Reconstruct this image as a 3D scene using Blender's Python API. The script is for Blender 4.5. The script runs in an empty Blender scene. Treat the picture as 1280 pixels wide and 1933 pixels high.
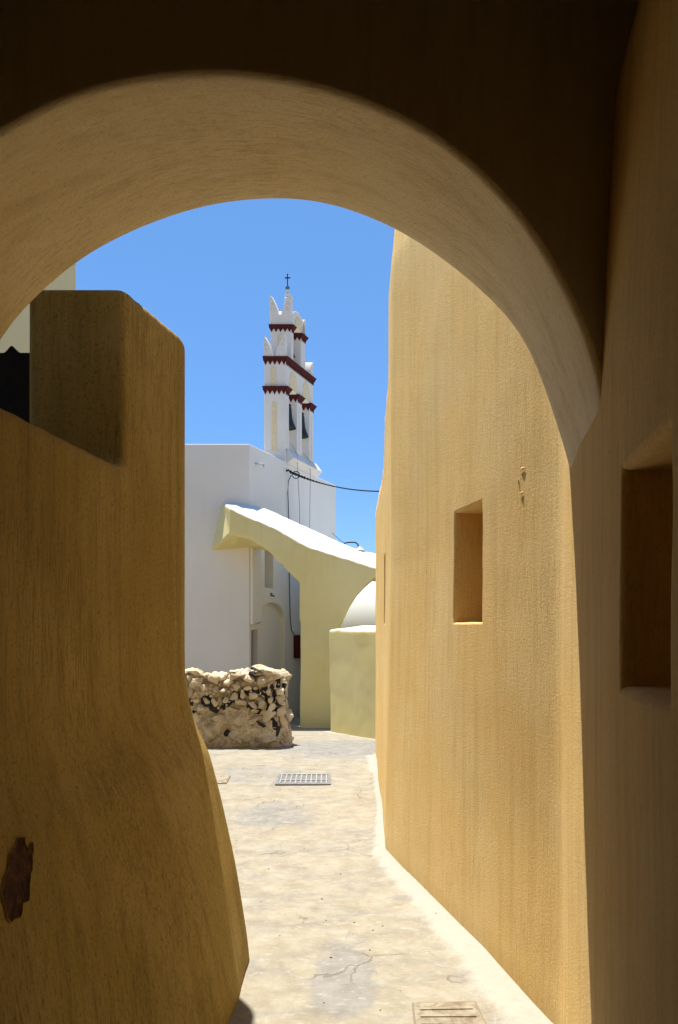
import bpy, bmesh, math, random
from mathutils import Vector, noise
random.seed(7)
C = bpy.context.scene.collection
SC = bpy.context.scene

# ------------------------------------------------------------------ camera
EYE, FPX, CX, HZ = 1.6, 1500.0, 640.0, 1180.0
cam_d = bpy.data.cameras.new('camera')
cam_d.sensor_width = 36.0
cam_d.lens = 36.0 * FPX / 1933.0
cam_d.shift_y = (HZ - 966.5) / 1933.0
cam_d.clip_end = 3000
cam = bpy.data.objects.new('camera', cam_d)
cam.location = (0, 0, EYE)
cam.rotation_euler = (math.pi / 2, 0, 0)
C.objects.link(cam)
SC.camera = cam

def W(px, py, Y):
    """world point at distance Y seen at a photograph position"""
    return Vector(((px - CX) / FPX * Y, Y, EYE + (HZ - py) / FPX * Y))

# ------------------------------------------------------------------ light
SUN = Vector((-0.137, 0.205, 1.0)).normalized()
world = bpy.data.worlds.new('World')
SC.world = world
world.use_nodes = True
nt = world.node_tree
nt.nodes.clear()
sky = nt.nodes.new('ShaderNodeTexSky')
sky.sky_type = 'NISHITA'
sky.sun_disc = False
sky.sun_elevation = math.asin(SUN.z)
sky.sun_rotation = math.atan2(SUN.x, SUN.y)
sky.altitude = 800
sky.air_density = 0.75
sky.dust_density = 0.0
sky.ozone_density = 3.0
bg = nt.nodes.new('ShaderNodeBackground')
bg.inputs['Strength'].default_value = 0.117
wo = nt.nodes.new('ShaderNodeOutputWorld')
hs = nt.nodes.new('ShaderNodeHueSaturation')
hs.inputs['Saturation'].default_value = 1.15
nt.links.new(sky.outputs[0], hs.inputs['Color'])
even = nt.nodes.new('ShaderNodeMix')
even.data_type = 'RGBA'
even.inputs[0].default_value = 0.60
even.inputs[7].default_value = (0.74, 1.78, 3.80, 1)
nt.links.new(hs.outputs[0], even.inputs[6])
nt.links.new(even.outputs[2], bg.inputs[0])
nt.links.new(bg.outputs[0], wo.inputs[0])
sun_d = bpy.data.lights.new('sun', 'SUN')
sun_d.energy = 5.0
sun_d.angle = math.radians(0.53)
sun_d.color = (1.0, 0.95, 0.86)
sun = bpy.data.objects.new('sun', sun_d)
sun.rotation_euler = (-SUN).to_track_quat('-Z', 'Y').to_euler()
sun.location = (0, 0, 30)
C.objects.link(sun)
SC.view_settings.view_transform = 'Standard'
SC.view_settings.look = 'None'
SC.view_settings.exposure = 0.97
SC.view_settings.gamma = 1.0
SC.cycles.max_bounces = 10
SC.cycles.diffuse_bounces = 6

# ------------------------------------------------------------------ material helpers
class N:
    def __init__(self, name):
        self.m = bpy.data.materials.new(name)
        self.m.use_nodes = True
        self.t = self.m.node_tree
        self.t.nodes.clear()
        self.out = self.t.nodes.new('ShaderNodeOutputMaterial')
        self.b = self.t.nodes.new('ShaderNodeBsdfPrincipled')
        self.b.inputs['Specular IOR Level'].default_value = 0.15
        self.b.inputs['Roughness'].default_value = 0.9
        self.l(self.b.outputs[0], self.out.inputs[0])
    def l(self, a, b): self.t.links.new(a, b)
    def n(self, kind, **kw):
        x = self.t.nodes.new('ShaderNode' + kind)
        for k, v in kw.items(): setattr(x, k, v)
        return x
    def coord(self, which='Object'):
        return self.n('TexCoord').outputs[which]
    def mapping(self, src, scale, loc=(0, 0, 0), rot=(0, 0, 0)):
        m = self.n('Mapping')
        m.inputs['Scale'].default_value = scale
        m.inputs['Location'].default_value = loc
        m.inputs['Rotation'].default_value = rot
        self.l(src, m.inputs[0]); return m.outputs[0]
    def noise(self, vec, scale, detail=4, rough=0.55, dist=0.0):
        x = self.n('TexNoise')
        x.inputs['Scale'].default_value = scale
        x.inputs['Detail'].default_value = detail
        x.inputs['Roughness'].default_value = rough
        x.inputs['Distortion'].default_value = dist
        self.l(vec, x.inputs['Vector']); return x.outputs['Fac']
    def ramp(self, fac, a, b, lo=0.0, hi=1.0):
        x = self.n('MapRange')
        x.interpolation_type = 'SMOOTHSTEP'
        x.inputs[1].default_value = a; x.inputs[2].default_value = b
        x.inputs[3].default_value = lo; x.inputs[4].default_value = hi
        self.l(fac, x.inputs[0]); return x.outputs[0]
    def math(self, op, a, b=None):
        x = self.n('Math', operation=op)
        for i, v in enumerate((a, b)):
            if v is None: continue
            if isinstance(v, (int, float)): x.inputs[i].default_value = v
            else: self.l(v, x.inputs[i])
        return x.outputs[0]
    def mix(self, fac, a, b, blend='MIX'):
        x = self.n('Mix', data_type='RGBA', blend_type=blend)
        if isinstance(fac, (int, float)): x.inputs[0].default_value = fac
        else: self.l(fac, x.inputs[0])
        for i, v in ((6, a), (7, b)):
            if isinstance(v, tuple): x.inputs[i].default_value = (*v, 1)
            else: self.l(v, x.inputs[i])
        return x.outputs[2]
    def bump(self, h, strength, dist, prev=None):
        x = self.n('Bump')
        x.inputs['Strength'].default_value = strength
        x.inputs['Distance'].default_value = dist
        self.l(h, x.inputs['Height'])
        if prev is not None: self.l(prev, x.inputs['Normal'])
        return x.outputs[0]
    def color(self, c):
        if isinstance(c, tuple): self.b.inputs['Base Color'].default_value = (*c, 1)
        else: self.l(c, self.b.inputs['Base Color'])
    def normal(self, n): self.l(n, self.b.inputs['Normal'])

def plaster(name, base, dark, pale, streak=(46, 46, 1.7), amount=0.6, grain=120, bump=0.35,
            bdist=0.004, coord='Object', white_top=None, whites=None, blotch=1.4):
    """hand-brushed lime plaster: brush streaks, blotches, a gritty skin"""
    k = N(name)
    co = k.coord(coord)
    sx_, sy_, sz_ = streak
    s1 = k.noise(k.mapping(co, streak), 1.0, 6, 0.68, 0.0)
    fine = k.noise(k.mapping(co, (sx_ * .42, sy_ * .42, sz_ * .8) if coord == 'Object' else (sx_ * .5, sy_ * .42, 1), (7, 3, 1)), 1.0, 4, 0.65, 0.0)
    wide = k.noise(k.mapping(co, (sx_ * .16, sy_ * .16, sz_ * .10) if coord == 'Object' else (sx_ * .25, sy_ * .12, 1), (2, 9, 4)), 1.0, 4, 0.55)
    big = k.noise(co, blotch, 4, 0.55)
    gr = k.noise(co, grain, 4, 0.8)
    zone = k.ramp(k.noise(co, 1.3, 3, 0.55), 0.36, 0.66, 0.25, 1.0)
    c = k.mix(k.ramp(big, 0.32, 0.7, 0.0, 0.8), base, pale)
    c = k.mix(k.ramp(wide, 0.42, 0.78, 0, 0.38 * amount), c, dark)
    grit = k.ramp(gr, 0.38, 0.62, 0.15, 1.0)
    c = k.mix(k.math('MULTIPLY', k.math('MULTIPLY', k.ramp(s1, 0.48, 0.66, 0, amount), grit), zone), c, dark)
    c = k.mix(k.math('MULTIPLY', k.math('MULTIPLY', k.ramp(fine, 0.52, 0.72, 0, amount * 0.4), grit), zone), c, dark)
    c = k.mix(k.ramp(gr, 0.52, 0.70, 0.0, 0.35), c, pale)
    c = k.mix(k.ramp(gr, 0.47, 0.33, 0.0, 0.65 * amount), c, dark)
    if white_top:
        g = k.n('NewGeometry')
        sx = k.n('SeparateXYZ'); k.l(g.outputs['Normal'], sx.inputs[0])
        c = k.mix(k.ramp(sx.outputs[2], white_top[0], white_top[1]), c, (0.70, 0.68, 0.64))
    k.color(c)
    h = k.math('ADD', k.math('MULTIPLY', s1, 0.35), k.math('MULTIPLY', gr, 1.1))
    h = k.math('ADD', h, k.math('MULTIPLY', fine, 0.35))
    k.normal(k.bump(h, bump, bdist))
    return k.m

M = {}
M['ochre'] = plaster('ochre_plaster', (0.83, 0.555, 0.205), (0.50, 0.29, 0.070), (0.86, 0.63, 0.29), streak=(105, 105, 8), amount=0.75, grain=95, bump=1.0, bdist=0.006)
M['ochre_dark'] = plaster('ochre_plaster_shaded', (0.315, 0.218, 0.056), (0.095, 0.060, 0.012), (0.41, 0.295, 0.105), streak=(95, 95, 8.5), amount=1.0, grain=75, bump=0.8, bdist=0.005)  # ochre darkened for the left wall and passage: shade put into the colour
M['arch_face'] = plaster('arch_face_plaster', (0.56, 0.54, 0.49), (0.38, 0.36, 0.31), (0.60, 0.58, 0.54), streak=(40, 40, 4.0), amount=0.6, bump=0.7, bdist=0.005)
M['soffit'] = plaster('arch_plaster', (0.87, 0.74, 0.49), (0.40, 0.28, 0.125), (0.90, 0.79, 0.57), streak=(15, 95, 1), amount=0.75, grain=80, bump=0.7, bdist=0.005, coord='UV')
M['cream'] = plaster('cream_plaster', (0.86, 0.69, 0.34), (0.78, 0.60, 0.27), (0.88, 0.73, 0.39), streak=(20, 20, 3), amount=0.3)
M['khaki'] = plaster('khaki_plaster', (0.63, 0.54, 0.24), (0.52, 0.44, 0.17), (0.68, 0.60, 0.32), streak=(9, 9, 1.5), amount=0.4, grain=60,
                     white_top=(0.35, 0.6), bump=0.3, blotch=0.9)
M['khaki_sunlit'] = plaster('sunlit_khaki_plaster', (0.74, 0.63, 0.27), (0.62, 0.52, 0.20), (0.79, 0.69, 0.35), streak=(9, 9, 1.5), amount=0.4, grain=60,
                          white_top=(0.35, 0.6), bump=0.5, blotch=0.9)  # khaki lightened for the low wall: grazing sun put into the colour
M['white'] = plaster('white_plaster', (0.64, 0.605, 0.545), (0.54, 0.51, 0.455), (0.68, 0.645, 0.59), streak=(5, 5, 1.0), amount=0.35, grain=50, bump=0.35, blotch=0.8)
M['vault_white'] = plaster('vault_whitewash', (0.70, 0.74, 0.78), (0.62, 0.65, 0.69), (0.73, 0.77, 0.81), streak=(5, 5, 1.0), amount=0.3, grain=50, bump=0.3, blotch=0.8)
M['tower_white'] = plaster('tower_white_plaster', (0.59, 0.565, 0.525), (0.45, 0.425, 0.385), (0.63, 0.61, 0.57), streak=(9, 9, 1.6), amount=0.35, grain=40, bump=0.25)

def simple(name, c, rough=0.7, metal=0.0, var=0.25, scale=20, bump=0.2, bd=0.003):
    k = N(name)
    co = k.coord()
    n_ = k.noise(co, scale, 5, 0.6)
    k.color(k.mix(k.ramp(n_, 0.3, 0.7), tuple(v * (1 - var) for v in c), tuple(min(1, v * (1 + var)) for v in c)))
    k.b.inputs['Roughness'].default_value = rough
    k.b.inputs['Metallic'].default_value = metal
    k.normal(k.bump(n_, bump, bd))
    return k.m
M['red'] = simple('oxide_red_paint', (0.055, 0.008, 0.007), 0.8)
M['redbox'] = simple('dark_red_metal', (0.060, 0.008, 0.008), 0.55)
M['panel'] = simple('cream_panel_paint', (0.60, 0.50, 0.32), 0.9, var=0.08)
M['bronze'] = simple('dark_bronze', (0.035, 0.036, 0.030), 0.5, 0.4)
M['iron'] = simple('dark_iron', (0.02, 0.02, 0.022), 0.6, 0.3)
M['blue_iron'] = simple('blue_painted_iron', (0.05, 0.12, 0.18), 0.6)
M['cable'] = simple('black_cable', (0.012, 0.012, 0.014), 0.6)
M['rope'] = simple('grey_rope', (0.30, 0.29, 0.28), 0.9)
M['door'] = simple('taupe_door_wood', (0.085, 0.068, 0.055), 0.8, scale=8)
M['gate'] = simple('black_brown_gate', (0.012, 0.009, 0.007), 0.8)
M['steel'] = simple('galvanised_steel', (0.17, 0.17, 0.175), 0.6, 0.0, 0.2, 40)
M['steel_pale'] = simple('worn_pale_steel', (0.29, 0.29, 0.29), 0.55, 0.0, 0.2, 40)
M['steel_dark'] = simple('grate_shade_plate', (0.155, 0.155, 0.155), 0.8, 0.0, 0.25, 30)
M['enamel'] = simple('grey_enamel', (0.42, 0.42, 0.40), 0.5)
M['bare'] = simple('bare_brown_render', (0.060, 0.026, 0.012), 0.95, 0, 0.5, 26, 0.9, 0.012)
M['pebble'] = simple('dark_pebble', (0.10, 0.075, 0.05), 0.9, 0, 0.5, 60)

def stone_mat(name, a, b, c, sc=9):
    k = N(name)
    co = k.coord()
    g = k.n('NewGeometry')
    n1 = k.noise(co, sc, 6, 0.65, 0.4)
    n2 = k.noise(co, sc * 5, 4, 0.7)
    col = k.mix(k.ramp(n1, 0.35, 0.65), a, b)
    col = k.mix(k.ramp(n2, 0.55, 0.75, 0, 0.7), col, c)
    col = k.mix(0.55, col, k.mix(g.outputs['Random Per Island'], tuple(v * .75 for v in a), tuple(min(1, v * 1.2) for v in b)))
    k.color(col)
    k.b.inputs['Roughness'].default_value = 0.95
    k.normal(k.bump(k.math('ADD', n1, k.math('MULTIPLY', n2, 0.6)), 0.8, 0.02))
    return k.m
M['pale_stone'] = stone_mat('pale_limestone', (0.46, 0.36, 0.225), (0.62, 0.52, 0.375), (0.22, 0.15, 0.085))
M['dark_stone'] = stone_mat('dark_stone_and_gap_shade', (0.018, 0.016, 0.015), (0.045, 0.038, 0.034), (0.10, 0.075, 0.055))
k = N('rubble_mortar')
co = k.coord()
n1 = k.noise(co, 6, 6, 0.65, 0.6); n2 = k.noise(co, 30, 5, 0.7); n3 = k.noise(co, 2.2, 3, 0.5)
col = k.mix(k.ramp(n1, 0.32, 0.68), (0.42, 0.325, 0.20), (0.62, 0.525, 0.365))
col = k.mix(k.ramp(n3, 0.54, 0.66, 0, 0.7), col, (0.20, 0.145, 0.085))
col = k.mix(k.ramp(n2, 0.54, 0.66, 0, 0.8), col, (0.09, 0.062, 0.04))
k.color(col); k.normal(k.bump(k.math('ADD', n1, n2), 0.9, 0.03)); M['mortar'] = k.m

# ------------------------------------------------------------------ object helpers
def put(name, bm_or_mesh, mat, parent=None, smooth=40):
    if isinstance(bm_or_mesh, bmesh.types.BMesh):
        me = bpy.data.meshes.new(name)
        bmesh.ops.recalc_face_normals(bm_or_mesh, faces=bm_or_mesh.faces)
        bm_or_mesh.to_mesh(me); bm_or_mesh.free()
    else:
        me = bm_or_mesh
    o = bpy.data.objects.new(name, me)
    for m in (mat if isinstance(mat, list) else [mat]):
        me.materials.append(M[m] if isinstance(m, str) else m)
    C.objects.link(o)
    if smooth:
        me.polygons.foreach_set('use_smooth', [True] * len(me.polygons))
        me.set_sharp_from_angle(angle=math.radians(smooth))
    if parent is not None:
        o.parent = parent
        o.matrix_parent_inverse = parent.matrix_basis.inverted()
    return o

def tag(o, label, cat, group=None):
    o['label'] = label; o['category'] = cat
    if group: o['group'] = group
    return o

def thing(name, label, cat, loc=(0, 0, 0), group=None):
    o = bpy.data.objects.new(name, None)
    o.empty_display_size = 0.1
    o.location = loc
    C.objects.link(o)
    return tag(o, label, cat, group)

def box(bm, x0, x1, y0, y1, z0, z1, f=lambda x, y, z: (x, y, z)):
    v = [bm.verts.new(f(x, y, z)) for x in (x0, x1) for y in (y0, y1) for z in (z0, z1)]
    for q in ((0, 1, 3, 2), (4, 6, 7, 5), (0, 4, 5, 1), (2, 3, 7, 6), (0, 2, 6, 4), (1, 5, 7, 3)):
        bm.faces.new([v[i] for i in q])
    return v

def prism(bm, front, back):
    a = [bm.verts.new(p) for p in front]; b = [bm.verts.new(p) for p in back]
    n_ = len(a)
    bm.faces.new(a); bm.faces.new(list(reversed(b)))
    for i in range(n_):
        bm.faces.new((a[i], b[i], b[(i + 1) % n_], a[(i + 1) % n_]))

def tube(bm, pts, r, seg=8, closed_ends=True):
    pts = [Vector(p) for p in pts]
    rings = []
    for i, p in enumerate(pts):
        t = (pts[min(i + 1, len(pts) - 1)] - pts[max(i - 1, 0)]).normalized()
        a = t.cross(Vector((0, 0, 1)))
        if a.length < 1e-3: a = t.cross(Vector((1, 0, 0)))
        a.normalize(); b = t.cross(a)
        rr = r[i] if isinstance(r, (list, tuple)) else r
        rings.append([bm.verts.new(p + (a * math.cos(k * 2 * math.pi / seg) + b * math.sin(k * 2 * math.pi / seg)) * rr) for k in range(seg)])
    for i in range(len(rings) - 1):
        for k in range(seg):
            bm.faces.new((rings[i][k], rings[i][(k + 1) % seg], rings[i + 1][(k + 1) % seg], rings[i + 1][k]))
    if closed_ends:
        bm.faces.new(rings[0]); bm.faces.new(list(reversed(rings[-1])))

def lathe(bm, prof, c, seg=28):
    c = Vector(c); rings = []
    for r, z in prof:
        rings.append([bm.verts.new(c + Vector((r * math.cos(2 * math.pi * k / seg), r * math.sin(2 * math.pi * k / seg), z))) for k in range(seg)])
    for i in range(len(rings) - 1):
        for k in range(seg):
            bm.faces.new((rings[i][k], rings[i][(k + 1) % seg], rings[i + 1][(k + 1) % seg], rings[i + 1][k]))
    bm.faces.new(rings[0]); bm.faces.new(list(reversed(rings[-1])))

def interp(tab, x):
    if x <= tab[0][0]: return tab[0][1]
    for (a, va), (b, vb) in zip(tab, tab[1:]):
        if x <= b: return va + (vb - va) * (x - a) / (b - a)
    return tab[-1][1]

def smooth_tab(tab, x, r):
    """interp averaged over +-r: rounds the corners of a table"""
    k = 7
    return sum(interp(tab, x + r * (2 * i / (k - 1) - 1)) for i in range(k)) / k

def span(a, b, step):
    n_ = max(1, round((b - a) / step))
    return [a + (b - a) * i / n_ for i in range(n_ + 1)]

def merged(*lists):
    out = []
    for v in sorted(sum(lists, [])):
        if not out or v - out[-1] > 1e-4: out.append(v)
    return out

def und(p, amp, sc, seed=0.0):
    return amp * noise.noise(Vector((p[0] * sc + seed, p[1] * sc + seed * .7, p[2] * sc)))

def remesh(o, voxel, it=5, factor=0.5, amp=0.0, size=0.6):
    r = o.modifiers.new('remesh', 'REMESH'); r.mode = 'VOXEL'; r.voxel_size = voxel; r.use_smooth_shade = True
    s = o.modifiers.new('smooth', 'SMOOTH'); s.iterations = it; s.factor = factor
    if amp:
        t = bpy.data.textures.new(o.name + '_clouds', 'CLOUDS'); t.noise_scale = size
        d = o.modifiers.new('disp', 'DISPLACE'); d.texture = t; d.strength = amp; d.mid_level = 0.5
        d.texture_coords = 'GLOBAL'
    dg = bpy.context.evaluated_depsgraph_get()
    me = bpy.data.meshes.new_from_object(o.evaluated_get(dg))
    o.modifiers.clear()
    old = o.data; o.data = me; bpy.data.meshes.remove(old)
    me.polygons.foreach_set('use_smooth', [True] * len(me.polygons))

def bevel(o, w=0.02, seg=3, ang=35):
    b = o.modifiers.new('bevel', 'BEVEL'); b.width = w; b.segments = seg
    b.limit_method = 'ANGLE'; b.angle_limit = math.radians(ang)

# ------------------------------------------------------------------ right wall (plan curve along Y)
BASE_TAB = [(-3.6, 0.384), (0.0, 0.384), (2.0, 0.688), (3.04, 0.846), (3.85, 0.686), (4.53, 0.540), (5.09, 0.408), (5.53, 0.318),
            (6.15, 0.340), (6.88, 0.367), (7.52, 0.381), (8.03, 0.392), (9.02, 0.427), (9.7, 0.447)]
TOP_TAB = [(-9, 4.75), (5.98, 4.75), (6.06, 3.55), (6.92, 3.45), (7.10, 3.07), (7.6, 3.0), (9.8, 3.0)]
def wall_x(Y, z):
    r = 0.06 if Y < 4 else 0.035
    x = smooth_tab(BASE_TAB, Y, r)
    w = max(0.0, min(1.0, (Y - 3.6) / 1.6)) * max(0.0, min(1.0, (9.2 - Y) / 3.4))
    x += 0.022 * min(max(z, 0), 2.0) * w
    if z > 4.1 and Y > 3.2: x += 0.09 * (z - 4.1)
    if z > 2.2 and Y < 2.9:
        x += interp([(2.2, 0), (2.82, .028), (3.05, .040), (3.2, .075), (3.3, .128), (3.6, .22), (5, .22)], z)
    x += 0.05 * max(0.0, 0.12 - z) * (1 if Y > 2 else 0)
    x += und((0, Y, z), 0.006, 1.3, 3.3) + und((0, Y, z), 0.0012, 4.0, 8.1)
    return x

def ground_z(X, Y):
    z = 0.0
    if Y > 8.0:
        t = min(Y, 22.0) - 8.0
        z = -0.045 * t * t / (t + 1.2)
    z += 0.006 * noise.noise(Vector((X * 1.3, Y * 1.3, 4.2))) + 0.003 * noise.noise(Vector((X * 4, Y * 4, 1.2)))
    if 1.0 < Y < 10.0 and abs(X) < 2:
        d = smooth_tab(BASE_TAB, Y, 0.08) - X
        wd = interp([(1, .22), (3.2, .21), (4.5, .17), (5.5, .15), (7, .10), (10, .12)], Y)
        if d < wd: z += 0.045 * (1 - max(d, -0.02) / wd) ** 2
    return z

def build_right_house():
    root = thing('yellow_house', 'tall ochre plastered house wall curving along the right side of the alley', 'house', (1.2, 3.0, 0))
    # front wall as a grid over (Y, z), openings left out and lined by their own parts
    holes = [('niche', 1.43, 1.905, 1.435, 1.985, 0.30), ('window', 3.835, 4.265, 1.603, 2.212, 0.20), ('window', 6.68, 7.0, 1.60, 2.22, 0.22)]
    Ys = merged(span(-3.6, 0.9, 0.25), span(0.9, 9.7, 0.045), [h for q in holes for h in q[1:3]], [5.98, 6.06, 6.92, 7.10])
    Zs = merged(span(-0.7, 0.0, .35), span(0.0, 4.75, 0.05), [h for q in holes for h in q[3:5]])
    def P(Y, z):
        T = interp(TOP_TAB, Y)
        zz = min(z, T)
        x = wall_x(Y, zz)
        d = T - zz
        if d < 0.06: x += 0.06 - math.sqrt(max(0, 0.0036 - (0.06 - d) ** 2))
        return Vector((x, Y, zz))
    bm = bmesh.new()
    g = [[None] * len(Zs) for _ in Ys]
    for i, y in enumerate(Ys):
        last = None
        for j, z in enumerate(Zs):
            p = P(y, z)
            if z > interp(TOP_TAB, y) + 0.051 and last is not None: g[i][j] = last
            else: last = g[i][j] = bm.verts.new(p)
    def inhole(yc, zc): return any(h[1] < yc < h[2] and h[3] < zc < h[4] for h in holes)
    for i in range(len(Ys) - 1):
        for j in range(len(Zs) - 1):
            if inhole((Ys[i] + Ys[i + 1]) / 2, (Zs[j] + Zs[j + 1]) / 2): continue
            q = []
            for v in (g[i][j], g[i + 1][j], g[i + 1][j + 1], g[i][j + 1]):
                if v not in q: q.append(v)
            if len(q) > 2:
                try: bm.faces.new(q)
                except ValueError: pass
    # roof strip and the far sides
    top = [g[i][-1] for i in range(len(Ys))]
    back = [bm.verts.new((4.0, y, interp(TOP_TAB, y))) for y in Ys]
    for i in range(len(Ys) - 1): bm.faces.new((top[i], top[i + 1], back[i + 1], back[i]))
    low = [bm.verts.new((4.0, y, -0.7)) for y in (Ys[0], Ys[-1])]
    endc = []
    for v in g[-1]:
        if not endc or endc[-1] is not v: endc.append(v)
    bm.faces.new(endc + [back[-1], low[1]])
    startc = []
    for v in g[0]:
        if not startc or startc[-1] is not v: startc.append(v)
    bm.faces.new(startc + [back[0], low[0]])
    bm.faces.new(back + [low[1], low[0]])
    put('wall', bm, 'ochre', root, 50)
    for name, y0, y1, z0, z1, dep in holes:
        bm = bmesh.new()
        ys = [v for v in Ys if y0 - 1e-5 <= v <= y1 + 1e-5]; zs = [v for v in Zs if z0 - 1e-5 <= v <= z1 + 1e-5]
        ring = [(y, zs[0]) for y in ys] + [(ys[-1], z) for z in zs[1:]] + [(y, zs[-1]) for y in reversed(ys[:-1])] + [(ys[0], z) for z in reversed(zs[1:-1])]
        ym = (y0 + y1) / 2
        k_ = (wall_x(ym + .1, 1.9) - wall_x(ym - .1, 1.9)) / .2
        inward = Vector((1, -k_, 0)).normalized()
        R = 0.022 if name == 'niche' else 0.012
        prev = None
        for a in (0, 22, 45, 68, 90, 'd1', 'd2', 'd3'):
            if isinstance(a, int):
                off = R * math.sin(math.radians(a)); dd = R * (1 - math.cos(math.radians(a)))
            else:
                off = R; dd = {'d1': dep * .4, 'd2': dep * .75, 'd3': dep}[a]
            cur = []
            for (y, z) in ring:
                yy = y + (off if y == ys[0] else -off if y == ys[-1] else 0)
                zz = z + (off if z == zs[0] else -off if z == zs[-1] else 0)
                p = P(yy, zz) + inward * dd
                p += Vector((und(p, .004, 6), und(p, .004, 6, 5), und(p, .004, 6, 9))) * (1 if a not in (0,) else 0)
                cur.append(bm.verts.new(p))
            if prev:
                for i in range(len(cur)):
                    bm.faces.new((prev[i], prev[(i + 1) % len(cur)], cur[(i + 1) % len(cur)], cur[i]))
            prev = cur
        bm.faces.new(prev)
        put(name, bm, 'ochre', root, 55)
    # two small chips broken out of the render above the window
    for (px, py, rx, rz) in ((988, 884, .024, .008), (986, 931, .018, .007), (980, 908, .006, .016)):
        bm = bmesh.new()
        Y = 3.4
        for _ in range(12): Y = Y - (wall_x(Y, EYE + (HZ - py) / FPX * Y) - (px - CX) / FPX * Y) / (-.21 - (px - CX) / FPX)
        z = EYE + (HZ - py) / FPX * Y
        vs = []
        for t in range(14):
            a = 2 * math.pi * t / 14; f = 0.75 + 0.5 * random.random()
            yy, zz = Y + rx * f * math.cos(a), z + rz * f * math.sin(a)
            vs.append(bm.verts.new((wall_x(yy, zz) - 0.002, yy, zz)))
        c_ = bm.verts.new((wall_x(Y, z) - 0.006, Y, z))
        for t in range(14): bm.faces.new((vs[t], vs[(t + 1) % 14], c_))
        put('plaster_chip', bm, 'ochre', root, 30)
build_right_house()

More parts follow.
